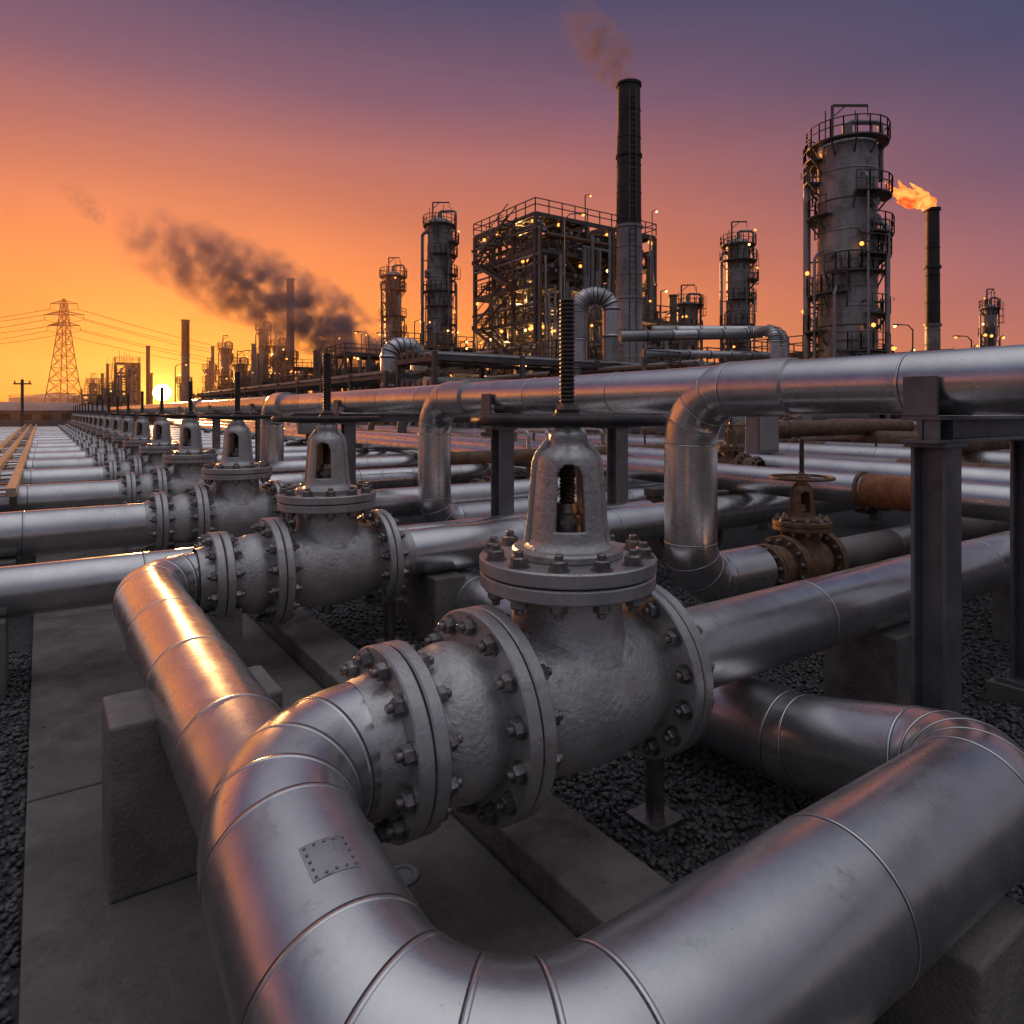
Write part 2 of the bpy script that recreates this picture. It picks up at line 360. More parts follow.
def hcol(mb,p,h,w,mat,t=.022):
    p=Vector(p)
    mb.box((p.x-w/2,p.y-w/2,p.z),(p.x+w/2,p.y-w/2+t,p.z+h),mat); mb.box((p.x-w/2,p.y+w/2-t,p.z),(p.x+w/2,p.y+w/2,p.z+h),mat)
    mb.box((p.x-t/2,p.y-w/2+t,p.z),(p.x+t/2,p.y+w/2-t,p.z+h),mat)
for k,a in enumerate([1.84,6.35,11,15+1.6,21.5,26.8,32,37.5,43,49,55]):
    mb=MB(); w=.19
    for b in ((4.22,5.62) if k==0 else (4.25,6.0)):
        if k>4 and b>5: continue
        hcol(mb,(b,a,.16),1.64,w,steel)
        mb.box((b-.16,a-.16,.13),(b+.16,a+.16,.16),steel); mb.box((b-.2,a-.2,-.05),(b+.2,a+.2,.13),conc2)
        for sx in (-.125,.125):
            for sy in (-.125,.125): mb.nut((b+sx,a+sy,.16),Z,.018,.022,boltm)
        mb.box((b-.12,a-.12,1.80),(b+.12,a+.12,1.825),steel)
    x0=4.03; x1=6.0 if k==0 else 6.2
    if k>4: x1=4.6
    mb.box((x0,a-.10,1.825),(x1,a+.10,1.845),steel); mb.box((x0,a-.01,1.845),(x1,a+.01,1.955),steel); mb.box((x0,a-.10,1.955),(x1,a+.10,1.977),steel)
    for q in (x0+.02,4.22,x1-.02): mb.box((q-.008,a-.095,1.845),(q+.008,a-.012,1.955),steel)
    mb.box((HB-.225,a-.09,1.98),(HB-.20,a+.09,2.2),steel)
    mb.box((HB+.20,a-.09,1.98),(HB+.225,a+.09,2.2),steel)
    mb.obj('steel_pipe_support',bevel=.003)
def cblock(lo,hi,nm='concrete_pipe_block'):
    mb=MB(); mb.box(lo,hi,conc2); return mb.obj(nm,bevel=.014)
cblock((.22,3.12,.05),(.9,3.5,.75)); cblock((2.2,.84,0),(2.62,1.4,.41)); cblock((.42,1.1,.05),(.76,1.5,.43))
cblock((4.35,2.12,0),(4.8,2.6,.6))
cblock((2.85,3.0,0),(3.5,3.35,.2)); cblock((2.85,5.9,0),(3.5,6.3,.2))
cblock((5.6,3.45,0),(6.0,3.85,.32)); cblock((6.6,3.4,0),(6.9,3.9,.48)); cblock((6.9,2.1,0),(7.3,2.55,.6))
for i,a in enumerate(rows[1:10]):
    cblock((2.75,a-.28,0),(3.05,a+.28,.58)); cblock((1.2 if i else .95,a-.25,.05),(1.5 if i else 1.2,a+.25,.56))
    cblock((-.5,a+.47 if i==0 else a-.28,.0),(-.2,a+1.0 if i==0 else a+.28,.55)); cblock((-4.5,a-.28,0),(-4.2,a+.28,.55)); cblock((-9,a-.28,0),(-8.7,a+.28,.55))
    if i%2==1: cblock((5.1,a-.28,0),(5.4,a+.28,.58))
for a in rows[:4]:
    mb=MB(); mb.cyl((2.46,a,.03),(2.46,a,.40),.045,boltm,16); mb.box((2.36,a-.1,.0),(2.56,a+.1,.04),boltm); mb.box((2.37,a-.09,.38),(2.55,a+.09,.405),boltm)
    mb.obj('valve_support_foot')
mb=MB(); a=-3
while a<70:
    mb.box((-.06,a,-.1),(1.64,a+3.58,.05),conc); a+=3.6
mb.obj('concrete_pad',bevel=.008)
mb=MB(); a=-2.2
while a<70:
    mb.box((1.66,a,-.1),(2.02,a+2.99,.17),conc2); a+=3.0
mb.obj('concrete_kerb',bevel=.012)
mb=MB(); mb.lathe((1.25,2.62,.05),Z,[(0,.07),(.008,.07),(.012,.06),(.012,.045),(.006,.04),(.006,0)],steel,32); mb.obj('drain_cap')
# ------------------------------------------------------------------ ground
g=MB(); S=4000
g.add([(-S,-S,0),(S,-S,0),(S,S,0),(-S,S,0)],[(0,1,2,3)],grav); g.obj('ground')
def rocks(name,regions,rng):
    t=(1+5**.5)/2
    ico=np.array([(-1,t,0),(1,t,0),(-1,-t,0),(1,-t,0),(0,-1,t),(0,1,t),(0,-1,-t),(0,1,-t),(t,0,-1),(t,0,1),(-t,0,-1),(-t,0,1)],float); ico/=np.linalg.norm(ico[0])
    tri=np.array([(0,11,5),(0,5,1),(0,1,7),(0,7,10),(0,10,11),(1,5,9),(5,11,4),(11,10,2),(10,7,6),(7,1,8),(3,9,4),(3,4,2),(3,2,6),(3,6,8),(3,8,9),(4,9,5),(2,4,11),(6,2,10),(8,6,7),(9,8,1)])
    Ps=[];Ss=[]
    for (x0,x1,y0,y1,dens,s0,s1,zmax) in regions:
        n=int((x1-x0)*(y1-y0)*dens)
        p=np.stack([rng.uniform(x0,x1,n),rng.uniform(y0,y1,n),rng.uniform(-.003,zmax,n)],1); Ps.append(p); Ss.append(rng.uniform(s0,s1,n)**1.0)
    P=np.concatenate(Ps);Sz=np.concatenate(Ss);n=len(P)
    q=rng.normal(size=(n,4)); q/=np.linalg.norm(q,axis=1)[:,None]; w,x,y,z=q.T
    Rm=np.stack([1-2*(y*y+z*z),2*(x*y-z*w),2*(x*z+y*w),2*(x*y+z*w),1-2*(x*x+z*z),2*(y*z-x*w),2*(x*z-y*w),2*(y*z+x*w),1-2*(x*x+y*y)],1).reshape(n,3,3)
    base=ico[None]*rng.uniform(.7,1.25,(n,12,1))*rng.uniform(.6,1.2,(n,1,3))
    V=np.einsum('nij,nkj->nki',Rm,base)*Sz[:,None,None]; V[:,:,2]*=.75; V+=P[:,None,:]
    Fc=(tri[None]+12*np.arange(n)[:,None,None]).reshape(-1)
    me=bpy.data.meshes.new(name); me.vertices.add(n*12); me.vertices.foreach_set('co',V.reshape(-1).astype(np.float32))
    me.loops.add(len(Fc)); me.loops.foreach_set('vertex_index',Fc.astype(np.int32))
    me.polygons.add(n*20); me.polygons.foreach_set('loop_start',np.arange(0,n*60,3,dtype=np.int32))
    me.update(calc_edges=True); me.materials.append(stone)
    o=bpy.data.objects.new(name,me); scene.collection.objects.link(o)
rocks('gravel',[(2.03,5.2,.3,5.2,1500,.012,.024,.02),(5.2,9,1,6,900,.013,.026,.02),(2.03,7,5.2,10,600,.014,.028,.02),(-1.3,-.07,1.2,7,1100,.012,.024,.02),(-.06,1.64,1.5,6,14,.003,.010,.05+.004),(-.06,.06,1.5,6,90,.003,.012,.05+.004)],np.random.default_rng(3))
# ------------------------------------------------------------------ mid field pipes
fld=[(7.3,1.16,.17),(7.85,1.14,.13),(8.7,1.18,.2),(9.5,1.1,.11),(10.3,1.15,.17),(11.6,1.2,.22),(12.6,1.1,.12),(13.6,1.2,.18),(15.2,1.15,.16),(16.6,1.3,.25),(18.2,1.15,.14),(20,1.3,.25),(22.5,1.2,.2),(25,1.4,.28)]
for (b,z,r) in fld:
    m=random.choice([CL,[grey2,cladB],[cladB],CL,[grey,cladB],[rustm,grey]]) if b>8 else CL
    pipe('field_pipe',[(b,-1+U(-2,2),z),(b,40+U(0,35),z)],.5,r,20 if b>9 else 32,1.6,mats=m,seamm=seam if b<14 else None)
mb=MB(); mb.lathe((7.3,3.25,1.16),Y,[(0,.17),(0,.178),(.62,.178),(.62,.17)],rusto,40); mb.lathe((7.3,3.9,1.16),Y,[(0,.17),(0,.20),(.03,.20),(.03,.17)],rustm,40)
mb.obj('pipe_repair_sleeve')
for k in range(12):
    a=0.8+k*5.6+U(-.2,.2); mb=MB()
    for b in [6.9+2.9*i for i in range(7)]: mb.box((b-.08,a-.08,0),(b+.08,a+.08,.86),darks)
    mb.box((6.8,a-.1,.86),(25.4,a+.1,.955),darks)
    for (b,z,r) in fld: mb.box((b-.05,a-.06,.955),(b+.05,a+.06,z-r+.02),darks)
    mb.obj('pipe_trestle')
for k in range(9):
    a=4.6+k*4.1; b0=7.5+U(0,5); z=1.6+U(-.1,.5); e=b0+U(3,9)
    pipe('field_pipe',[(b0,a,.2),(b0,a,z),(e,a,z),(e,a+U(1,3),z),(e,a+3.2,.3)],.3,U(.07,.18),20,1.5,mats=random.choice([CL,[rustm],[grey2],[darks]]),seamm=None)
pipe('field_pipe',[(5.0,9.0,1.3),(16,9.0,1.3)],.4,.1,20,1.5,mats=[rustm],seamm=None)
for k in range(10):
    b=U(6.8,22); a=U(4,30); mb=MB(); mb.box((b-.06,a-.06,0),(b+.06,a+.06,1.5),darks); mb.box((b-.3,a-.12,1.3),(b+.3,a+.12,2.0),grey); mb.box((b-.33,a-.16,2.0),(b+.33,a+.16,2.03),darks); mb.box((b-.25,a-.135,1.35),(b+.25,a-.122,1.95),grey2)
    mb.cyl((b+.1,a,.0),(b+.1,a,1.3),.03,darks,8); mb.obj('instrument_cabinet',bevel=.01)
for k in range(7):
    b=U(7,18); a=U(4.5,26); mb=MB(); n=random.randint(3,5)
    mb.cyl((b,a,.55),(b+n*.5,a,.55),.09,grey2,14)
    for i in range(n):
        x=b+.25+i*.5; mb.cyl((x,a,.55),(x,a,1.35),.045,grey2,10); mb.cyl((x,a,.95),(x,a,1.0),.1,rustm,12); mb.cyl((x,a,1.0),(x,a,1.15),.07,rustm,12); mb.cyl((x,a,1.15),(x,a,1.2),.1,rustm,12)
        mb.cyl((x,a-.04,1.07),(x,a-.3,1.07),.015,stemm,6); mb.lathe((x,a-.3,1.07),Y,[(0,.11),(.02,.12),(.04,.11)],wheelm,16); P,_=route([(x,a,1.35),(x,a,1.6),(x,a+1.2,1.6),(x,a+1.2,.2)],.12); mb.tube(P,.045,grey2,10)
    for x in (b+.1,b+n*.5-.1): mb.box((x-.05,a-.05,0),(x+.05,a+.05,.46),darks)
    mb.obj('pipe_manifold')
mb=MB()
for b in (-.95,-.62,-.3): mb.box((b-.05,10.2,.98),(b+.05,62,1.08),woodm)
for i in range(60): mb.box((-.99,10.4+i*.86,.955),(-.26,10.5+i*.86,.98),woodm)
for i in range(14):
    for b in (-.95,-.3): mb.box((b-.04,11+i*3.7,0),(b+.04,11.08+i*3.7,.955),darks)
mb.obj('cable_tray')
# ------------------------------------------------------------------ refinery
plights=[]
def glow(mb,p,r=.16): mb.lathe(p,Z,[(-r,0),(-r*.7,r*.7),(0,r),(r*.7,r*.7),(r,0)],lampw if rnd()<.2 else lamp,8,sharp=False)
def steel_frame(name,b0,a0,L,M,zs,nb,na,lights=12,vess=8,rail=True,w=.3,dens=1.0,npl=0):
    mb=MB(); H=zs[-1]
    bs=[b0+L*i/nb for i in range(nb+1)]; as_=[a0+M*i/na for i in range(na+1)]
    for b in bs:
        for a in as_: mb.beam((b,a,0),(b,a,H),w,w,darks)
    for z in zs:
        for b in bs: mb.beam((b,a0,z),(b,a0+M,z),w*.75,w*1.1,darks)
        for a in as_: mb.beam((b0,a,z),(b0+L,a,z),w*.75,w*1.1,darks)
        for k in range(nb*2): mb.beam((b0+L*(k+.5)/(nb*2),a0,z+.02),(b0+L*(k+.5)/(nb*2),a0+M,z+.02),.12,.16,darks)
        for i in range(nb):
            for j in range(na):
                if rnd()<.55: mb.box((bs[i]+.1,as_[j]+.1,z+.12),(bs[i+1]-.1,as_[j+1]-.1,z+.17),darks)
        if rail: mb.rail([(b0-.1,a0-.1,z+.15),(b0+L+.1,a0-.1,z+.15),(b0+L+.1,a0+M+.1,z+.15),(b0-.1,a0+M+.1,z+.15)],darks,closed=True,step=1.3)
    zz=[0]+list(zs)
    for k in range(len(zs)):
        for i in range(nb):
            q=rnd()
            for a in (a0,a0+M):
                if q<.3: mb.beam((bs[i],a,zz[k]),(bs[i+1],a,zz[k+1]),.16,.16,darks)
                elif q<.55: mb.beam((bs[i+1],a,zz[k]),(bs[i],a,zz[k+1]),.16,.16,darks)
        for j in range(na):
            q=rnd()
            for b in (b0,b0+L):
                if q<.35: mb.beam((b,as_[j],zz[k]),(b,as_[j+1],zz[k+1]),.16,.16,darks)
                elif q<.6: mb.beam((b,as_[j+1],zz[k]),(b,as_[j],zz[k+1]),.16,.16,darks)
    for _ in range(vess):
        k=random.randrange(len(zs)-1) if len(zs)>1 else 0; z=zs[k]; b=U(b0+1.2,b0+L-1.2); a=U(a0+.8,a0+M-.8); r=U(.4,1.0); gp=zz[k+1+1]-z if k+2<len(zz) else 3
        m=random.choice([grey,grey2,grey2])
        if rnd()<.5:
            hh=min(gp*.85,U(1.8,4)); mb.lathe((b,a,z+.2),Z,[(0,r*.5),(.3,r),(hh-.4,r),(hh-.15,r*.8),(hh,0)],m,16,sharp=False)
        else:
            l=U(2,4); mb.lathe((b-l/2,a,z+.5+r),X,[(0,0),(.15,r*.7),(.4,r),(l-.4,r),(l-.15,r*.7),(l,0)],m,16,sharp=False)
            for q in (-.3,.3): mb.box((b+l*q-.1,a-r*.7,z+.1),(b+l*q+.1,a+r*.7,z+.5+r*.4),darks)
    for _ in range(int(vess*3*dens)):
        z=random.choice(zz[:-1])+U(.6,2.4); r=U(.08,.22); m=random.choice([grey,grey2,grey2,rustm])
        if rnd()<.5:
            a=U(a0-.5,a0+M); mb.cyl((U(b0-.5,b0+L*.4),a,z),(U(b0+L*.6,b0+L+.5),a,z),r,m,10)
        else:
            b=U(b0-.5,b0+L); mb.cyl((b,a0-.4,z),(b,a0+M,z),r,m,10)
        b=U(b0,b0+L);a=random.choice([a0-.45,a0+U(0,M)]); z1=U(3,H); mb.cyl((b,a,0),(b,a,z1),r,m,10)
    for k in range(len(zs)):
        x0=b0-1.0; y0=a0+M*.2; y1=a0+M*.8
        if k%2: y0,y1=y1,y0
        for s in (-.45,.45):
            mb.beam((x0+s,y0,zz[k]),(x0+s,y1,zz[k+1]),.08,.25,darks); mb.beam((x0+s,y0,zz[k]+1),(x0+s,y1,zz[k+1]+1),.06,.06,darks)
        for i in range(12):
            t=i/12; mb.beam((x0-.45,y0+(y1-y0)*t,zz[k]+(zz[k+1]-zz[k])*t),(x0+.45,y0+(y1-y0)*t,zz[k]+(zz[k+1]-zz[k])*t),.25,.05,darks)
    for _ in range(lights):
        z=random.choice(zs)-.45
        if rnd()<.5: glow(mb,(U(b0,b0+L),a0+U(-.2,2.5),z),.15)
        else: glow(mb,(b0+U(-.2,2.5),U(a0,a0+M),z),.15)
    for _ in range(npl):
        plights.append(((U(b0+1,b0+L-1),a0+U(.3,1.6),random.choice(zs)-.7),U(150,320)))
        if len(zs)>4: plights.append(((b0+U(.4,1.5),U(a0,a0+M),random.choice(zs)-.7),U(120,260)))
    for _ in range(4):
        b=U(b0,b0+L);a=random.choice([a0,a0+M]); mb.cyl((b,a,H),(b,a,H+2.4),.05,darks,6); mb.beam((b,a,H+2.4),(b+.6,a,H+2.6),.06,.06,darks); glow(mb,(b+.6,a,H+2.45),.1)
    return mb.obj(name)
def tower(name,x,d,h,r,nplat,m=grey,lights=2,side=True,full=False,pw=(.9,1.25),topfull=True):
    mb=MB(); o=site(x,d); to=(-o).normalized(); ang0=math.atan2(to.y,to.x)
    mb.lathe(o,Z,[(0,r*1.05),(h*.12,r*1.05),(h*.14,r),(h-r*.6,r)],m,36)
    mb.lathe(o,Z,cat([(h-r*.6,r),(h-r*.35,r*.9),(h-r*.12,r*.6),(h,.0)]),m,36,sharp=False)
    z=1.5
    while z<h-r: 
        mb.lathe(o+Z*z,Z,[(-.05,r),(-.04,r+.035),(.04,r+.035),(.05,r)],random.choice([grey2,m,darks]),36,sharp=False); z+=U(.8,2.0)
    zs=[h*(.22+.74*(i+.3*rnd()*(i<nplat-1)*(i>0))/(nplat-1)) for i in range(nplat)]
    pz=0
    for i,z in enumerate(zs):
        last=i==len(zs)-1
        span=2*math.pi if (last and topfull) else U(1.5,4.2); a0=ang0+U(-2.6,.8); ro=r+U(*pw)
        if full and not last: a0=ang0+random.choice([.2,.4,-2.6,.6,-.6,-.3]); span=U(1.4,2.6)
        n=max(6,int(span/.3)); A=[a0+span*k/n for k in range(n+1)]
        e=[Vector((math.cos(t),math.sin(t),0)) for t in A]
        for p,q in zip(e[:-1],e[1:]):
            mb.add([o+p*(r+.02)+Z*z,o+p*ro+Z*z,o+q*ro+Z*z,o+q*(r+.02)+Z*z,o+p*(r+.02)+Z*(z+.1),o+p*ro+Z*(z+.1),o+q*ro+Z*(z+.1),o+q*(r+.02)+Z*(z+.1)],[(3,2,1,0),(4,5,6,7),(1,2,6,5),(0,1,5,4),(2,3,7,6)],darks)
        mb.rail([o+p*ro+Z*(z+.1) for p in e],darks,step=.7,w=.06)
        for p in e[::2]: mb.beam(o+p*(r)+Z*(z-.9),o+p*(ro-.1)+Z*z,.09,.09,darks)
        la=a0+span*(.25 if i%2 else .75); out=Vector((math.cos(la),math.sin(la),0))
        mb.ladder(o+out*(r+.3)+Z*pz,z-pz+1.0,out,darks); pz=z
        if i<lights or rnd()<.4: 
            q=e[n//2]; glow(mb,o+q*(ro)+Z*(z+1.6),.14); mb.beam(o+q*ro+Z*z,o+q*ro+Z*(z+1.6),.05,.05,darks)
    if side:
        for da,rr,zt in ((1.45,.13*r,h*.93),(-1.2,.09*r,h*.7),(.3,.06*r,h*.5),(-.5,.04*r,h*.85),(.9,.05*r,h*.62)):
            u=Vector((math.cos(ang0-da),math.sin(ang0-da),0)); P,_=route([o+u*(r+.25*r+.2),o+u*(r+.25*r+.2)+Z*zt,o+Z*zt],.35*r+.1)
            mb.tube(P,max(rr,.07),random.choice([grey,grey2]),12)
            for k in range(1,int(zt/3)): mb.beam(o+u*r+Z*k*3,o+u*(r+.25*r+.2)+Z*k*3,.1,.1,darks)
    for _ in range(6):
        t=ang0+U(-1.3,1.3); u=Vector((math.cos(t),math.sin(t),0)); z=U(h*.15,h*.9); mb.cyl(o+u*r*.9+Z*z,o+u*(r+.3)+Z*z,.22,m,12); mb.cyl(o+u*(r+.3)+Z*z,o+u*(r+.38)+Z*z,.32,grey,12)
    mb.cyl(o+Z*(h-.1),o+Z*(h+.7),.12*r+.1,grey,10)
    s=site(1,0).normalized()
    P,_=route([o+Z*h,o+Z*(h+.9),o+s*(r+.4)+Z*(h+.9),o+s*(r+.4)+Z*(h-3)],.35); mb.tube(P,.07*r+.05,grey,10)
    q=o-s*r*.55+Z*zs[-1]; mb.beam(q,q+Z*(h-zs[-1]+2.0),.14,.14,darks); q2=q+Z*(h-zs[-1]+2.0); mb.beam(q2,q2+s*r*1.3,.14,.14,darks); mb.beam(q2+s*r*1.3,q2+s*r*1.3-Z*.7,.05,.05,darks); mb.beam(q2-Z*.8,q2+s*.9,.08,.08,darks)
    for t in (-.8,.3,.9): 
        q=o+s*r*t+Z*zs[-1]; mb.beam(q,q+Z*(h-zs[-1]+U(.8,1.8)),.06,.06,darks)
    return mb.obj(name)
def stack(name,x,d,h,r,ms,r0=None,lad=False):
    mb=MB(); o=site(x,d); r0=r0 or r*1.1; n=len(ms); z=0
    for i,m in enumerate(ms):
        z1=h*(i+1)/n; ra=r0+(r-r0)*z/h; rb=r0+(r-r0)*z1/h
        mb.lathe(o,Z,[(z,ra),(z1,rb)],m,28); mb.lathe(o+Z*z1,Z,[(-.2,rb),(-.18,rb+.1),(.0,rb+.1),(0,rb*.85)],m,28); z=z1
    k=2.0
    while k<h-1:
        rr=r0+(r-r0)*k/h; mb.lathe(o+Z*k,Z,[(-.04,rr),(-.03,rr+.03),(.03,rr+.03),(.04,rr)],ms[min(n-1,int(k/h*n))],24,sharp=False); k+=2.0
    mb.lathe(o,Z,[(h-.01,r*.85),(h-1.5,r*.8),(h-1.5,0)],black,20)
    if lad:
        out=(-o).normalized(); out=(Matrix.Rotation(.3,3,'Z')@out); mb.ladder(o+out*(r+.12),h*.97,out,darks,cage=False)
    return mb
steel_frame('process_structure',32.8,44.2,13.6,9.3,[3.4,6.4,9.4,12.3,15.1,18.0],5,3,lights=90,vess=40,dens=1.8,npl=8)
stack('x',8.56,50,26,.82,[grey2,grey2,grey,black,black],r0=1.05,lad=True).obj('chimney_stack')
tower('distillation_column',22.1,45,20.2,1.8,13,m=colm,lights=6,full=True,pw=(.55,.9))
mb=stack('x',30.8,50,16.9,.44,[grey,grey,black,black],r0=.55); o=site(30.8,50)
for z in (4.2,):
    P=[o+Z*z+Vector((math.cos(t),math.sin(t),0))*1.1 for t in [k*math.pi/5 for k in range(10)]]
    mb.rail(P,darks,closed=True,step=.7,w=.06)
    mb.lathe(o+Z*z,Z,[(0,.4),(0,1.15),(.08,1.15),(.08,.4)],darks,20)
mb.obj('flare_stack')
tower('distillation_column',26.5,80,22.3,1.35,8,lights=3,pw=(.6,.9)); tower('distillation_column',-9.1,86,26.4,1.6,10,lights=3,pw=(.5,.8))
tower('distillation_column',-17.4,100,22.6,1.2,9,lights=2,pw=(.5,.8)); tower('distillation_column',21.8,85,15.8,1.3,4,lights=3,pw=(.5,.8))
tower('distillation_column',63,90,16.2,.7,4,pw=(.4,.6)); tower('distillation_column',-52.5,125,14.0,.75,5,pw=(.5,.7)); tower('distillation_column',-45.5,125,17.6,.9,5,pw=(.5,.7))
tower('distillation_column',-44,130,13,.8,4,pw=(.5,.7)); tower('distillation_column',18.5,85,11.5,.9,4,pw=(.5,.7)); tower('distillation_column',-30,110,11.5,1.1,4,pw=(.5,.7))
stack('x',-35.7,110,23.5,.6,[grey,grey,darks]).obj('chimney_stack'); stack('x',-57.4,120,18.2,.65,[grey,grey,redst]).obj('chimney_stack')
stack('x',-69.3,130,14.6,.35,[redst,redst]).obj('chimney_stack'); stack('x',-28.6,100,11,.5,[grey,grey]).obj('chimney_stack')
stack('x',16.5,70,14,.4,[grey,darks]).obj('chimney_stack')
stack('x',-43.5,115,13.5,.4,[grey,grey]).obj('chimney_stack')
# far left skyline
for (x,d,h,r,n) in ((-62,140,11,.9,4),(-60,125,7.5,.8,3),(-54,145,13.5,.9,4),(-50,130,9,1.0,3),(-78,140,9,.7,3),(-83,140,7,.8,3),(-41,120,14,.9,4),(-36,110,11,.9,3),(-47,118,10.5,.8,4),(-92,150,8.5,.8,3)):
    tower('distillation_column',x,d,h,r,n,pw=(.5,.7),side=False)
for (x,d,h,r) in ((-57,130,14.5,.3),(-74,140,10,.3),(-80,135,11.5,.25),(-47,135,15,.35),(-90,150,10.5,.3),(-53,120,11,.28),(-38,118,17,.35)): stack('x',x,d,h,r,[grey,darks]).obj('chimney_stack')
def unit(x,d,L,M,zs,nb,na,**k):
    o=site(x,d); steel_frame('process_unit',o.x,o.y,L,M,zs,nb,na,**k)
unit(-5.5,56,7,5,[2.8,5.4],3,2,lights=14,vess=9,w=.22,npl=1); unit(-10,66,9,6,[3,6,8.4],3,2,lights=20,vess=12,w=.25,npl=2)
unit(20,47,12,4,[3.2,6.0],5,2,lights=14,vess=10,w=.22,npl=2); unit(10,60,9,5,[3,6,8.5],4,2,lights=18,vess=10,npl=1)
unit(-20,82,12,6,[3,6,9],4,2,lights=18,vess=12,npl=1); unit(-32,100,12,6,[3,6,8.5],4,2,lights=14,vess=8)
unit(-45,110,9,6,[3,6],3,2,lights=10,vess=6); unit(-76.5,132,4,4,[3,6,9,11.5],2,2,lights=5,vess=4); unit(-57,128,8,5,[3,5.5],3,2,lights=6,vess=6)
unit(-60,140,10,6,[3,6],3,2,lights=8,vess=7); unit(-88,140,7,6,[3,5.5],3,2,lights=6,vess=6); unit(-48,125,10,6,[3,6,8],3,2,lights=10,vess=7)
unit(27,42,8,4,[2.4,4.6],4,2,lights=10,vess=9,w=.2,npl=1); unit(35,55,12,5,[3,5.2],4,2,lights=8,vess=8); unit(45,70,12,6,[3,6],4,2,lights=8,vess=8)
unit(12,42,9,3.5,[2.6,4.7],4,1,lights=12,vess=9,w=.2,npl=2); unit(3,46,7,4,[2.8,5.6],3,2,lights=12,vess=9,w=.22,npl=1)
unit(7,50,8,4,[3,6,9],3,2,lights=14,vess=10,w=.22,npl=1)
def rack(p0,p1,zs,w=4,sp=5,npipe=6,lights=True):
    mb=MB(); p0=Vector(p0);p1=Vector(p1);u=(p1-p0).normalized();t=Z.cross(u);L=(p1-p0).length;n=int(L/sp)
    for i in range(n+1):
        q=p0+u*L*i/n
        for s in (-w/2,w/2): mb.beam(q+t*s,q+t*s+Z*(zs[-1]+.3),.22,.22,darks)
        for z in zs: mb.beam(q-t*w/2+Z*z,q+t*w/2+Z*z,.2,.25,darks)
        if i<n and i%3==1: mb.beam(q+t*w/2,p0+u*L*(i+1)/n+t*w/2+Z*zs[-1],.12,.12,darks)
        if lights and i%2==0: glow(mb,q-t*w/2+Z*(zs[0]-.3),.1)
    for z in zs:
        for s in (-w/2,w/2): mb.beam(p0+t*s+Z*z,p1+t*s+Z*z,.15,.2,darks)
        for k in range(npipe):
            r=U(.08,.26); s=-w/2+.4+(w-.8)*k/(npipe-1); mb.cyl(p0+t*s+Z*(z+.13+r),p1+t*s+Z*(z+.13+r),r,random.choice([grey,grey2,grey2,rustm,darks]),12)
    mb.obj('pipe_rack')
rack((15.5,31,0),(62,31,0),[3.1,4.6]); rack((17,34,0),(17,90,0),[2.6,3.9],w=3.5)
rack((27,22,0),(27,42,0),[2.6,4.0],w=3); rack((30,24,0),(60,24,0),[2.2,3.3],w=3)
def duct(pts,R,r,mats=[grey2,cladB],nm='process_duct'): pipe(nm,pts,R,r,28,1.6,mats=mats,bead=.03,bw=.03)
duct([site(5.8,40,0),site(5.8,40,8.8),site(3.9,40,8.8),site(3.9,40,3)],.85,.5)
duct([site(-7.2,40,0),site(-7.2,40,5.9),site(-5.6,41,5.9),site(-5.6,41,0)],.75,.5)
duct([site(6,38,6.2),site(14.2,40,6.6),site(14.6,38,6.6),site(14.6,38,0)],.6,.3); duct([site(9,44,7.2),site(17.5,44,7.2),site(17.5,44,0)],.8,.36); duct([site(6.9,36,5.1),site(15.5,40,5.3),site(15.5,40,1)],.6,.22)
duct([site(14,35,0),site(14,35,2.7),site(24,40,2.7),site(24,40,0)],.5,.25)
def drum(x,d,l,r,z,ang):
    mb=MB(); o=site(x,d,z); u=Vector((math.cos(ang),math.sin(ang),0)); t=Z.cross(u)
    mb.lathe(o-u*l/2,u,cat([(0,0),(.05*l,r*.7),(.12*l,r)],3),random.choice([grey,grey2]),28,sharp=False); mb.lathe(o-u*l/2,u,[(.12*l,r),(.88*l,r)],grey2,28); mb.lathe(o-u*l/2,u,cat([(.88*l,r),(.95*l,r*.7),(l,0)],3),grey,28,sharp=False)
    for q in (-.28,.28):
        c=o+u*l*q; mb.beam(c-Z*z,c-Z*r*.3,.3,r*1.4,conc2); mb.cyl(c,c+Z*(r+.5),.12,grey,10); mb.cyl(c+Z*(r+.5),c+Z*(r+.58),.2,boltm,10)
    mb.rail([o-u*l*.4-t*.4+Z*r,o+u*l*.4-t*.4+Z*r],darks); mb.obj('horizontal_drum')
for (x,d,l,r,z,a) in ((9,27,4,.6,1.6,0),(14,30,5,.7,1.9,0),(19,28,4,.5,1.6,1.57),(2,32,5,.6,1.8,0),(24,33,5,.8,2,0),(-2,30,3,.5,1.5,0),(-8,45,4,.7,2,0),(7,33,3,.6,3.2,0),(30,38,5,.8,2,1.57)): drum(x,d,l,r,z,a)
def tank(x,d,r,h):
    mb=MB(); o=site(x,d); mb.lathe(o,Z,[(0,r),(h,r)],grey2,40); mb.lathe(o,Z,[(h,r),(h,r+.12),(h+.1,r+.12),(h+r*.18,0)],grey,40)
    for k in range(1,int(h/1.8)+1): mb.lathe(o+Z*k*1.8,Z,[(-.05,r),(-.03,r+.05),(.03,r+.05),(.05,r)],grey,40,sharp=False)
    P=[o+Z*h+Vector((math.cos(t),math.sin(t),0))*r for t in [k*math.pi/10 for k in range(20)]]; mb.rail(P,darks,closed=True)
    mb.obj('storage_tank')
tank(-58,180,6,6); tank(-140,210,12,6); tank(-36,92,3,4.2); tank(-25,75,2.2,4.2); tank(55,75,5,5)
